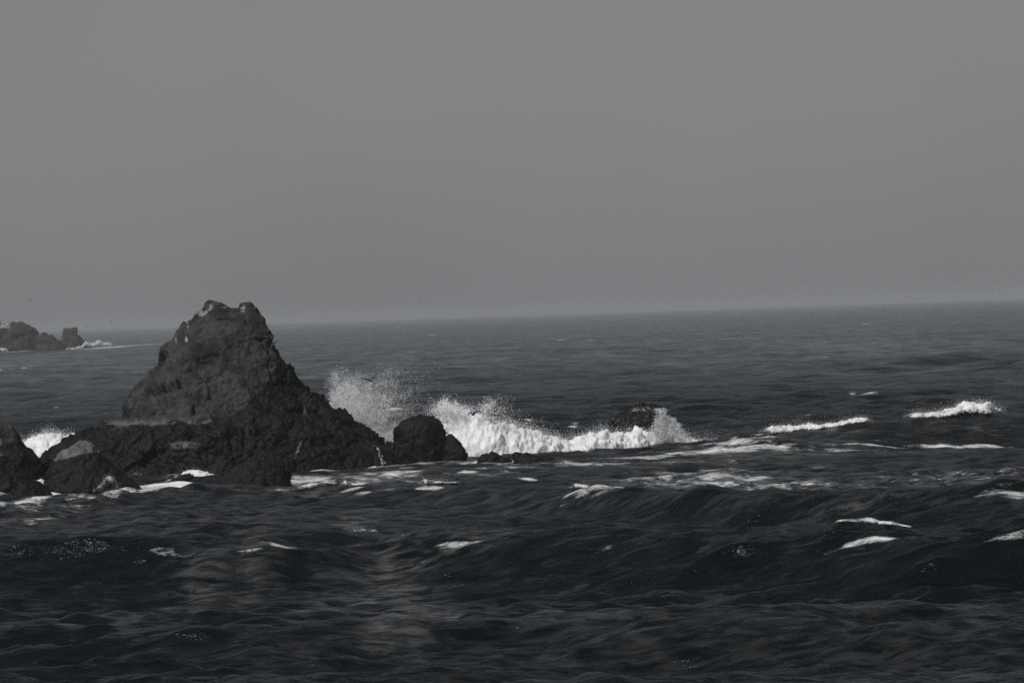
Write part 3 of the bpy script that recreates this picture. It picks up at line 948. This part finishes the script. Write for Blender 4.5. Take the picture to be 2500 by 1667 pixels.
def foam_bank(name, label, prof, d, thick, amp, seed, parent_cat='surf', drops=0, drop_h=20, cov=1.0, solid=False, skip=None, snap=True, du=0.09, nv=46, back=1.0, group=None, fuzz=0, drop_size=(0.007, 0.026)):
    """a heaped ridge of white water. prof: (px, top py, foot py); d: list of distances or one"""
    prof = np.array(prof, float)
    dd = np.interp(prof[:, 0], prof[:, 0], d) if np.ndim(d) else np.full(len(prof), float(d))
    x0, x1 = prof[0, 0], prof[-1, 0]
    dm = float(dd.mean())
    nu = max(30, int((x1 - x0) * dm / FPX / du))
    px = np.linspace(x0, x1, nu)
    top = np.interp(px, prof[:, 0], prof[:, 1])
    bot = np.interp(px, prof[:, 0], prof[:, 2])
    D = np.interp(px, prof[:, 0], dd)
    if parent_cat == 'wave' and snap:
        xs = np.linspace(x0, x1, 40)
        cr_ = sea_crest(xs, dm)
        pc = np.interp(px, xs, cr_[:, 0])
        D = np.interp(px, xs, cr_[:, 1]) - 0.12
        hh = bot - top
        top = pc - 0.62 * hh
        bot = pc + 0.38 * hh
    ang = np.linspace(-0.45, math.pi * 0.98, nv)
    H = (bot - top) * D / FPX
    T = np.minimum(thick, 0.25 + H * 1.5)
    P = np.zeros((nu, nv, 3))
    foot_ = px_points(px, bot, D)
    crest = px_points(px, top, D)
    for j, a in enumerate(ang):
        s, c = math.sin(a), math.cos(a)
        wgt = max(s, -0.5)
        P[:, j] = foot_ + (crest - foot_) * (wgt if s >= 0 else s * 1.4)
        P[:, j, 1] = D - T * c * (1.0 if c > 0 else back)
    # normals from the grid
    du_ = np.gradient(P, axis=0)
    dv_ = np.gradient(P, axis=1)
    N = np.cross(du_, dv_)
    N /= np.linalg.norm(N, axis=2, keepdims=True) + 1e-9
    if N[:, nv // 2, 2].mean() < 0:
        N = -N
    q = P.reshape(-1, 3)
    bill = np.abs(fbm(q / 1.3, 4, seed, 0.6)) * 1.7 - 0.40
    bill2 = np.abs(vnoise(q / 0.5, seed + 3)) - 0.3
    b3 = fbm(q / 0.22, 2, seed + 5)
    edge = np.minimum(1, np.repeat(np.minimum(H / 0.8, 1), nv))
    disp = amp * (bill + 0.45 * bill2 + 0.35 * b3) * edge
    V = q + N.reshape(-1, 3) * disp[:, None]
    i = np.arange(nu * nv).reshape(nu, nv)
    F = np.stack([i[:-1, :-1], i[1:, :-1], i[1:, 1:], i[:-1, 1:]], -1).reshape(-1, 4)
    base = at((x0 + x1) / 2, prof[:, 2].mean(), dm)
    base.z = 0
    org = np.array(base)
    root = empty(name, base)
    tag(root, label, parent_cat, group)
    su = np.minimum(1, np.minimum(px - x0, x1 - px) / max(12.0, 0.10 * (x1 - x0)))[:, None]
    sv = np.interp(ang, [-0.45, 0.15, 0.7, 2.2, 3.1], [0.45, 0.6, 0.7, 0.65, 0.4] if solid else [0.05, 0.25, 0.62, 0.60, 0.3])[None, :]
    cover = (sv * (0.35 + 0.65 * su) - 0.10 * (1 - np.minimum(1, H / 0.9))[:, None])
    link('foam_ridge', np_mesh('foam_ridge', V - org, F, True, {'cover': cover.ravel() * cov}), MAT_SURF, root)
    if fuzz:
        kk = rng.integers(0, nu * nv, fuzz)
        kk = kk[rng.random(fuzz) < np.clip(cover.ravel()[kk] * 2.2 - 0.3, 0, 1)]
        pf = V[kk] + N.reshape(-1, 3)[kk] * (rng.exponential(0.06 + 0.38 * amp, len(kk)) - 0.03)[:, None] + rng.normal(0, 0.08, (len(kk), 3))
        ob = link('froth', tetra(pf - org, rng.uniform(0.005, 0.022, len(kk)) * min(1.0, 0.12 + amp * 2.1), 'froth', MAT_DROP), MAT_DROP, root)
        ob['kind'] = 'stuff'
    if drops:
        u = rng.random(drops)
        Hn = np.clip((bot - top), 2, None)
        cdf = np.cumsum(Hn)
        k = np.interp(u * cdf[-1], cdf, np.arange(nu)).astype(int)
        dx = px[k] + rng.normal(0, 3, drops)
        dy = top[k] + 4 - np.abs(rng.normal(0, 1, drops)) * drop_h * np.clip(Hn[k] / 40, 0.25, 1.2) * (0.5 + 0.9 * np.abs(vnoise2(px[k] / 26, px[k] * 0 + seed, seed)))
        dz = D[k] + rng.normal(0, T.mean() * 0.35, drops)
        if skip:
            m = (dx < skip[0]) | (dx > skip[1]) | (dy > np.interp(dx, px, top))
            dx, dy, dz = dx[m], dy[m], dz[m]
            drops = len(dx)
        pts = px_points(dx, dy, dz)
        sz = rng.uniform(drop_size[0], drop_size[1], drops) * rng.uniform(0.5, 1, drops) * min(1.0, dm / 400)
        ob = link('spray', tetra(pts - org, sz, 'spray', MAT_DROP), MAT_DROP, root)
        ob['kind'] = 'stuff'
    return root


# surf piled up right of the boulders, running past the cascade rock
foam_bank('surf_bank', 'long white wall of surf bursting behind the low rocks, right of boulders',
          [(1040, 1040, 1130), (1058, 1004, 1132), (1075, 992, 1134), (1092, 985, 1134), (1112, 994, 1134), (1130, 1003, 1134), (1150, 1012, 1135), (1175, 1016, 1135), (1200, 1028, 1134), (1240, 1040, 1134),
           (1303, 1051, 1132), (1340, 1064, 1130), (1365, 1071, 1128), (1400, 1077, 1125), (1420, 1066, 1124), (1456, 1056, 1122), (1494, 1054, 1119), (1530, 1053, 1117), (1555, 1042, 1115), (1575, 1047, 1113),
           (1600, 1044, 1110), (1630, 1050, 1108), (1660, 1062, 1107), (1688, 1077, 1106), (1720, 1082, 1104), (1760, 1084, 1103), (1800, 1090, 1101)],
          np.interp(np.array([1040, 1058, 1075, 1092, 1112, 1130, 1150, 1175, 1200, 1240, 1303, 1340, 1365, 1400, 1420, 1456, 1494, 1530, 1555, 1575, 1600, 1630, 1660, 1688, 1720, 1760, 1800]),
                    [1040, 1200, 1400, 1600, 1800], [405, 403, 405, 410, 416]),
          3.6, 0.42, 500, 'surf', drops=9000, drop_h=11, fuzz=38000, du=0.07, solid=True, skip=(1485, 1640))
foam_bank('surf_bank', 'white burst of surf showing in the gap between the left rocks',
          [(45, 1085, 1150), (60, 1078, 1150), (72, 1070, 1150), (88, 1067, 1150), (100, 1060, 1150), (112, 1055, 1150), (128, 1058, 1150), (150, 1058, 1150), (162, 1066, 1150), (178, 1064, 1150), (190, 1072, 1150), (205, 1085, 1150)],
          402.0, 3.0, 0.36, 520, 'surf', drops=2500, drop_h=7, fuzz=9000, du=0.07, solid=True)
foam_bank('surf_bank', 'white wash heaped between the pale-capped rock and the low humped rock',
          [(340, 1184, 1194), (358, 1176, 1194), (380, 1171, 1194), (410, 1172, 1194), (436, 1163, 1194), (448, 1152, 1194), (462, 1148, 1194), (485, 1148, 1194), (505, 1153, 1194), (525, 1164, 1194), (545, 1178, 1194)],
          366.5, 2.4, 0.16, 525, 'surf', drops=500, drop_h=4, fuzz=4000, du=0.06, solid=True)
foam_bank('surf_bank', 'small patch of white water squeezed between the two leftmost near rocks',
          [(84, 1180, 1192), (92, 1172, 1192), (100, 1169, 1192), (108, 1173, 1192), (118, 1182, 1192)],
          361.0, 1.2, 0.10, 527, 'surf', drops=100, drop_h=3, fuzz=900, du=0.06, solid=True)
foam_bank('surf_bank', 'grey-white surf breaking at the foot of the far misty stack',
          [(150, 851, 856), (175, 850, 855), (200, 845, 854), (208, 834, 853), (222, 838, 852), (235, 836, 851), (243, 830, 850), (255, 837, 850), (264, 836, 849), (273, 842, 848), (285, 845, 848)],
          2680.0, 10.0, 1.2, 530, 'surf', du=0.4, cov=0.72)
foam_bank('surf_bank', 'small grey-white surf at the left end of the misty island',
          [(-12, 852, 862), (0, 850, 862), (8, 851, 862), (15, 851, 861), (20, 857, 861), (32, 859, 861)],
          2600.0, 6.0, 0.8, 535, 'surf', du=0.4, cov=0.75)
WG = 'breaking wave crests'
foam_bank('breaking_crest', 'largest white breaking crest on the swell at the far right',
          [(2205, 1010, 1014), (2220, 1003, 1020), (2245, 1006, 1022), (2290, 1002, 1021), (2330, 994, 1019), (2365, 988, 1018), (2395, 981, 1016), (2410, 979, 1014), (2425, 986, 1008), (2440, 991, 1000), (2465, 993, 996)],
          sea_d(2346, 1001, 2.1) - 0.8, 1.6, 0.30, 540, 'wave', drops=1500, drop_h=8, group=WG, fuzz=8000, du=0.06)
foam_bank('breaking_crest', 'white breaking crest sloping up right from the surf to the swell',
          [(1855, 1060, 1072), (1880, 1052, 1072), (1915, 1043, 1070), (1945, 1052, 1069), (1975, 1042, 1068), (2000, 1050, 1066), (2040, 1046, 1060), (2080, 1036, 1052), (2105, 1028, 1044), (2122, 1022, 1035), (2135, 1026, 1030)],
          sea_d(1972, 1046, 1.25) - 1.0, 1.4, 0.26, 550, 'wave', drops=1200, drop_h=7, group=WG, fuzz=7000, du=0.06)
foam_bank('breaking_crest', 'bright white breaking crest in the right foreground on the long dark swell',
          [(2025, 1313, 1316), (2060, 1309, 1316), (2095, 1305, 1317), (2125, 1298, 1317), (2150, 1304, 1314), (2175, 1300, 1312), (2205, 1304, 1311), (2240, 1306, 1309)],
          sea_d(2120, 1307, 1.05) - 0.6, 0.8, 0.15, 560, 'wave', drops=0, group=WG, fuzz=0, du=0.05)
foam_bank('breaking_crest', 'small white crest tapering right, below the low rocks',
          [(1390, 1190, 1196), (1405, 1183, 1197), (1425, 1184, 1196), (1455, 1190, 1197), (1490, 1194, 1197), (1530, 1196, 1198)],
          sea_d(1420, 1196, 0.5) - 0.3, 0.7, 0.13, 570, 'wave', drops=350, drop_h=4, group=WG, fuzz=1200, du=0.05)
foam_bank('breaking_crest', 'small curling white crest standing up below the big boulder',
          [(1026, 1192, 1200), (1034, 1180, 1200), (1046, 1182, 1198), (1060, 1185, 1193), (1090, 1186, 1190), (1125, 1186, 1189)],
          sea_d(1050, 1192, 0.5) - 0.3, 0.6, 0.12, 580, 'wave', drops=350, drop_h=6, group=WG, fuzz=1200, du=0.05)
foam_bank('breaking_crest', 'tiny white crest below the right foot of the stack',
          [(832, 1202, 1205), (840, 1188, 1205), (850, 1190, 1202), (870, 1191, 1197), (900, 1196, 1199)],
          sea_d(845, 1202, 0.35) - 0.3, 0.5, 0.10, 585, 'wave', drops=200, drop_h=5, group=WG, fuzz=1200, du=0.05)
foam_bank('breaking_crest', 'small glinting wave curl slapping the right side of the pale-capped rock',
          [(228, 1197, 1202), (240, 1188, 1202), (250, 1177, 1200), (258, 1167, 1198), (268, 1161, 1196), (276, 1166, 1194), (286, 1184, 1196), (300, 1192, 1197)],
          sea_d(262, 1207), 0.5, 0.12, 595, 'wave', drops=300, drop_h=6, group=WG, fuzz=1500, du=0.05, snap=False, cov=0.72)
foam_bank('breaking_crest', 'short white crest in the foreground below the middle of the picture',
          [(855, 1330, 1333), (870, 1326, 1334), (890, 1322, 1334), (910, 1325, 1332), (930, 1328, 1331)],
          sea_d(890, 1329, 0.85) - 0.4, 0.5, 0.09, 590, 'wave', drops=120, drop_h=3, group=WG, fuzz=1200, cov=0.8, du=0.05)


def plume(name, label, n, fn, d, dspread, sizes, seed, mist=None):
    """a thrown cloud of droplets; fn(px, py) gives its density seen from the shore, box-sampled"""
    (x0, x1, y0, y1), dens = fn
    out = []
    tot = 0
    r = np.random.default_rng(seed)
    while tot < n:
        px = r.uniform(x0, x1, 60000)
        py = r.uniform(y0, y1, 60000)
        k = r.random(60000) < dens(px, py)
        out.append(np.stack([px[k], py[k]], 1))
        tot += int(k.sum())
    pp = np.concatenate(out)[:n]
    pts = px_points(pp[:, 0], pp[:, 1], d + r.normal(0, dspread, n))
    base = at((x0 + x1) / 2, y1, d)
    base.z = 0
    sz = sizes[0] + (sizes[1] - sizes[0]) * r.random(n) ** 3
    o = empty(name, base)
    tag(o, label, 'spray', 'thrown spray')
    dr = link('droplets', tetra(pts - np.array(base), sz, 'droplets', MAT_DROP), MAT_DROP, o)
    dr['kind'] = 'stuff'
    if mist:
        blobs_, dn = mist
        ps = []
        for x, y, rx, ry, dd in blobs_:
            ps.append(loft([(y + ry * math.cos(a), x - rx * math.sin(a) - 0.3, x + rx * math.sin(a) + 0.3) for a in np.linspace(math.pi, 0, 13)], d + dd, 0.8, 2.6, 24, 24, 1.0))
        co_, no_, fa_ = remesh(ps, 0.14)
        pp_ = co_.astype(np.float64)
        co_ = co_ + no_ * (0.55 * fbm(pp_ / 1.3, 3, seed) + 0.22 * fbm(pp_ / 0.45, 2, seed + 3) - 0.15)[:, None].astype(np.float32)
        mi = link('mist', np_mesh('mist', co_ - np.array(base, np.float32), fa_, True), mist_material(dn), o)
        mi['kind'] = 'stuff'
    return o


def mist_material(dn):
    k = NT('spray_mist')
    v = k.n('ShaderNodeVolumePrincipled', {'Color': (0.97, 0.975, 0.98, 1), 'Density': dn, 'Anisotropy': 0.2})
    k.t.links.new(v.outputs[0], k.out.inputs['Volume'])
    return k.m


def cl(px, py, s, seed):
    return 0.5 + 0.5 * vnoise2(px / s, py / s, seed)


def dens_big(px, py):
    core = 1.0 * np.exp(-((px - 835) / 42) ** 2 - ((py - 975) / 55) ** 2)
    mid = 0.60 * np.exp(-((px - 890) / 75) ** 2 - ((py - 1005) / 70) ** 2)
    low = 1.2 * np.exp(-((px - 935) / 55) ** 2 - ((py - 1075) / 26) ** 2)
    wide = 0.16 * np.exp(-((px - 930) / 95) ** 2 - ((py - 985) / 75) ** 2)
    topcut = sstep(886, 935, py + 14 * vnoise2(px / 14, py * 0, 94) + 0.16 * np.abs(px - 850))
    leftcut = topcut * sstep(0, 26, px - (788 + 0.0028 * (py - 960) ** 2) + 10 * vnoise2(px / 9, py / 9, 91))
    return (core + mid + low + wide) * leftcut * (0.35 + 1.1 * cl(px, py, 17, 92) * cl(px, py, 6, 93) * 1.6)


plume('spray_plume', 'tall burst of fine spray thrown up behind the right flank of the stack', 105000, ((770, 1090, 865, 1105), dens_big), 405.5, 2.8, (0.007, 0.024), 31,
      ([(835, 975, 34, 52, 0), (860, 1020, 60, 50, 0.5), (905, 1010, 60, 60, 1), (930, 1065, 60, 30, 0.5), (870, 955, 45, 34, 1.0)], 0.10))


def dens_two(px, py):
    a = np.exp(-((px - 1092 - 0.1 * (985 - py)) / 20) ** 2 - ((py - 992) / 15) ** 2)
    return a * (cl(px, py, 7, 95) > 0.45) * cl(px, py, 3, 96) + 0.25 * np.exp(-((px - 1105) / 40) ** 2 - ((py - 1003) / 12) ** 2)


plume('spray_plume', 'jagged spray burst rising just right of the big boulder top', 6500, ((1030, 1170, 955, 1030), dens_two), 402.0, 0.7, (0.012, 0.040), 32,
      ([(1095, 1005, 26, 20, 0), (1130, 1018, 40, 16, 0.3), (1190, 1028, 50, 16, 0.2), ], 0.10))


def dens_three(px, py):
    a = np.exp(-((px - 1188 - 0.35 * (1000 - py)) / 16) ** 2 - ((py - 1000) / 20) ** 2)
    b = 0.25 * np.exp(-((px - 1215) / 30) ** 2 - ((py - 1000) / 25) ** 2) + 0.15 * np.exp(-((px - 1240) / 70) ** 2 - ((py - 1035) / 14) ** 2)
    return a * cl(px, py, 5, 97) + b * cl(px, py, 5, 98)


plume('spray_plume', 'loose droplets flung up above the surf, right of the lower gull', 4200, ((1140, 1330, 960, 1060), dens_three), 402.0, 0.8, (0.010, 0.036), 33)


def dens_casc(px, py):
    rim = np.exp(-((py - (np.interp(px, [1535, 1560, 1600, 1618, 1650, 1670, 1690], [1000, 994, 994, 1004, 1032, 1052, 1076]) + 4)) / 4.5) ** 2) * (px > 1537)
    fall = sstep(0, 16, px - np.interp(py, [990, 1010, 1040, 1075], [1590, 1596, 1584, 1560])) * (1 - sstep(-6, 14, px + 9 * vnoise2(px / 9, py / 7, 87) - np.interp(py, [990, 1010, 1030, 1050, 1076], [1612, 1622, 1648, 1666, 1690]))) * (py > 996) * (0.35 + 0.8 * cl(px * 1.0, py * 0.25, 4, 99))
    veil = 0.30 * np.exp(-((px - 1545) / 55) ** 2 - ((py - 1050) / 9) ** 2) + 0.03 * np.exp(-((px - 1550) / 60) ** 2 - ((py - 1022) / 18) ** 2)
    return 0.50 * rim * cl(px, py, 6, 88) ** 2 + 0.9 * fall + 0.22 * veil


plume('water_cascade', 'white water pouring off the top and right side of the half buried rock', 11000, ((1480, 1700, 985, 1085), dens_casc), D_CASC - 2.0, 0.35, (0.010, 0.032), 34,
      ([(1618, 1030, 18, 24, 0.2), (1640, 1050, 24, 20, 0.4), (1662, 1068, 22, 14, 0.4), (1600, 1060, 40, 16, 0)], 0.22))

# ------------------------------------------------------------------ run-off streaks on the rocks
co, fa = ROCKS['stack']
bvh = BVHTree.FromPolygons([Vector(v) for v in co.tolist()], fa.tolist())


def runoff(label, path, width, n, seed):
    r = random.Random(seed)
    V, F = [], []
    path = np.array(path, float)
    tt = np.linspace(0, 1, len(path))
    for s in range(n):
        off = r.gauss(0, width * 0.5)
        t0 = max(0, r.uniform(-0.2, 0.5))
        t1 = min(1, t0 + r.uniform(0.35, 0.9))
        prev = None
        for t in np.linspace(t0, t1, 14):
            px = np.interp(t, tt, path[:, 0]) + off * (0.5 + t) + r.gauss(0, 0.25)
            py = np.interp(t, tt, path[:, 1])
            dr = ray(px, py).normalized()
            hit = bvh.ray_cast(Vector((0, 0, CAMH)), dr)
            if hit[0] is None:
                prev = None
                continue
            c = hit[0] - dr * 0.07
            wd = (0.012 + 0.012 * r.random()) * (1 - abs(2 * (t - t0) / (t1 - t0) - 1) ** 3 + 0.15)
            ring = [c + Vector((wd * math.cos(a), wd * math.sin(a), 0)) for a in (0.5, 2.1, 3.7, 5.3)]
            b = len(V)
            V += [tuple(q) for q in ring]
            if prev is not None:
                F += [(prev + i, b + i, b + (i + 1) % 4, prev + (i + 1) % 4) for i in range(4)]
            prev = b
    if not F:
        return
    base = Vector(V[-1])
    cv = np.array([0.30 + 0.2 * math.sin(i * 0.37) for i in range(len(V))])
    me = np_mesh('runoff_stream', np.array(V) - np.array(base), np.array(F), True, {'cover': cv})
    tag(link('runoff_stream', me, MAT_SURF, None, base), label, 'water', 'run-off streams down the stack')


runoff('longest white run-off stream down the low right end of the stack', [(908, 1085), (920, 1089), (925, 1100), (928, 1115), (933, 1130), (937, 1141)], 4.5, 26, 1)
runoff('short white run-off stream low on the stack, above the humped front rock', [(733, 1076), (729, 1090), (724, 1108), (718, 1121)], 5, 20, 2)
runoff('faint run-off streak high on the dark right flank of the stack', [(742, 990), (743, 1003), (742, 1016)], 3, 9, 3)
runoff('wispy run-off at the stack foot behind the pale-capped rock', [(335, 1150), (330, 1165), (334, 1175)], 12, 12, 5)

# ------------------------------------------------------------------ birds
def gull(name, label, c, left, right, span_fwd=(0, -1), flip=False, body=0.24, col=None):
    """c: body centre (world); left/right: wing joints as (x, z) metres from the body, shoulder to tip"""
    V, F = [], []

    def ringloft(rings):
        n = len(rings[0])
        b = len(V)
        for rg in rings:
            V.extend(rg)
        for j in range(len(rings) - 1):
            for k in range(n):
                k2 = (k + 1) % n
                F.append((b + j * n + k, b + j * n + k2, b + (j + 1) * n + k2, b + (j + 1) * n + k))
        F.append(tuple(b + k for k in reversed(range(n))))
        F.append(tuple(b + (len(rings) - 1) * n + k for k in range(n)))
    # body along y: tail, rump, breast, neck, head, beak (heading slightly across)
    fx, fy = span_fwd
    fl = math.hypot(fx, fy)
    fx, fy = fx / fl, fy / fl
    prof = [(-0.30, 0.020, 0.012, 0.0), (-0.22, 0.045, 0.016, 0.0), (-0.14, 0.045, 0.035, 0.0), (-0.04, 0.070, 0.062, -0.005), (0.07, 0.074, 0.070, -0.008), (0.15, 0.052, 0.052, 0.0), (0.19, 0.040, 0.042, 0.012),
            (0.24, 0.042, 0.044, 0.02), (0.275, 0.030, 0.030, 0.016), (0.29, 0.012, 0.012, 0.010), (0.335, 0.006, 0.008, 0.002)]
    rings = []
    for s, rw, rh, dz in prof:
        rings.append([(fx * s - fy * rw * math.cos(a), fy * s + fx * rw * math.cos(a), dz + rh * math.sin(a)) for a in np.linspace(0, 2 * math.pi, 10, endpoint=False)])
    ringloft(rings)
    for wing in (left, right):
        m = len(wing)
        rings = []
        chord = np.interp(np.linspace(0, 1, m), [0, 0.3, 0.55, 0.85, 1], [0.19, 0.17, 0.15, 0.10, 0.05])
        for i, (x, z) in enumerate(wing):
            ch = chord[i]
            th = 0.030 * (1 - 0.35 * i / (m - 1))
            sweep = -0.10 * max(0, i / (m - 1) - 0.45) * 2 + 0.04
            sec = [(0.5, 0), (0.25, 0.8), (-0.1, 1.0), (-0.5, 0.25), (-0.1, -0.2), (0.25, -0.5)]
            if wing is left:
                sec = sec[::-1]
            rings.append([(x + fx * (sweep + s * ch), fy * (sweep + s * ch), z + t * th + 0.75 * s * ch) for s, t in sec])
        ringloft(rings)
    vv, nn, ff = remesh([(V, F)], 0.009 if c.y < 600 else 0.016)
    me = np_mesh(name, vv, ff, True)
    return tag(link(name, me, MAT_BIRD, None, c), label, 'bird', 'gulls in flight')


def wing_px(cxy, pts, d):
    """wing joints given in photograph pixels -> metres from the body, densified"""
    c = at(cxy[0], cxy[1], d)
    q = [(0.0, 0.02)] + [((at(x, y, d) - c).x, (at(x, y, d) - c).z) for x, y in pts]
    q = np.array(q)
    t = np.linspace(0, len(q) - 1, 9)
    return [(float(np.interp(u, range(len(q)), q[:, 0])), float(np.interp(u, range(len(q)), q[:, 1]))) for u in t]


d = 396.0
gull('flying_gull', 'gull with wings raised in a V against the tall spray', at(904, 930, d),
     wing_px((904, 930), [(897, 926), (890, 925), (880, 922)], d), wing_px((904, 930), [(909, 923), (914, 918), (921, 910)], d), (0.15, 1))
d = 394.0
gull('flying_gull', 'gull with arched wings gliding low over the white surf', at(1155.5, 1012, d),
     wing_px((1155.5, 1012), [(1152, 1009), (1146, 1007), (1139, 1017)], d), wing_px((1155.5, 1012), [(1159, 1007), (1165, 1003), (1177, 1007)], d), (-0.4, -1))
d = 370.0
gull('flying_gull', 'small bird banking close to the right edge of the stack', at(667, 842, d),
     wing_px((667, 842), [(664, 844), (661, 847), (658, 850)], d), wing_px((667, 842), [(670, 838), (673, 835), (679, 832)], d), (-0.6, 1))
d = 1150.0
gull('flying_gull', 'faint distant bird above the misty sea, left of the stack', at(272, 786, d),
     wing_px((272, 786), [(270, 788), (269, 790), (267, 793)], d), wing_px((272, 786), [(274, 784), (276, 783), (279, 781)], d), (0.5, 1))
d = 1500.0
gull('flying_gull', 'tiny distant bird low over the sea, right of the far misty stack', at(213, 797, d),
     wing_px((213, 797), [(212, 796), (211, 797), (209, 800)], d), wing_px((213, 797), [(214, 796), (215.5, 796), (218, 798)], d), (0.5, 1))
d = 1500.0
gull('flying_gull', 'tiny distant bird high in the grey sky over the misty island', at(76, 731, d),
     wing_px((76, 731), [(75, 730), (74, 730), (71.5, 732)], d), wing_px((76, 731), [(77, 730), (78, 730), (80.5, 731)], d), (0.5, 1))

# ------------------------------------------------------------------ haze: one closed box of pale air
x0, x1, y0, y1, z0, z1 = -11500, 11500, -120, 21000, -8, 26
V = np.array([(x0, y0, z0), (x1, y0, z0), (x1, y1, z0), (x0, y1, z0), (x0, y0, z1), (x1, y0, z1), (x1, y1, z1), (x0, y1, z1)], float)
F = np.array([(3, 2, 1, 0), (4, 5, 6, 7), (0, 1, 5, 4), (1, 2, 6, 5), (2, 3, 7, 6), (3, 0, 4, 7)])
k = NT('sea_haze')
vol = k.n('ShaderNodeVolumePrincipled', {'Color': (0.55, 0.57, 0.592, 1), 'Density': 0.00009, 'Anisotropy': 0.0})
k.t.links.new(vol.outputs[0], k.out.inputs['Volume'])
hz = link('haze', np_mesh('haze', V, F, False), k.m)
hz['kind'] = 'stuff'
hz['label'] = 'pale sea mist over the water'
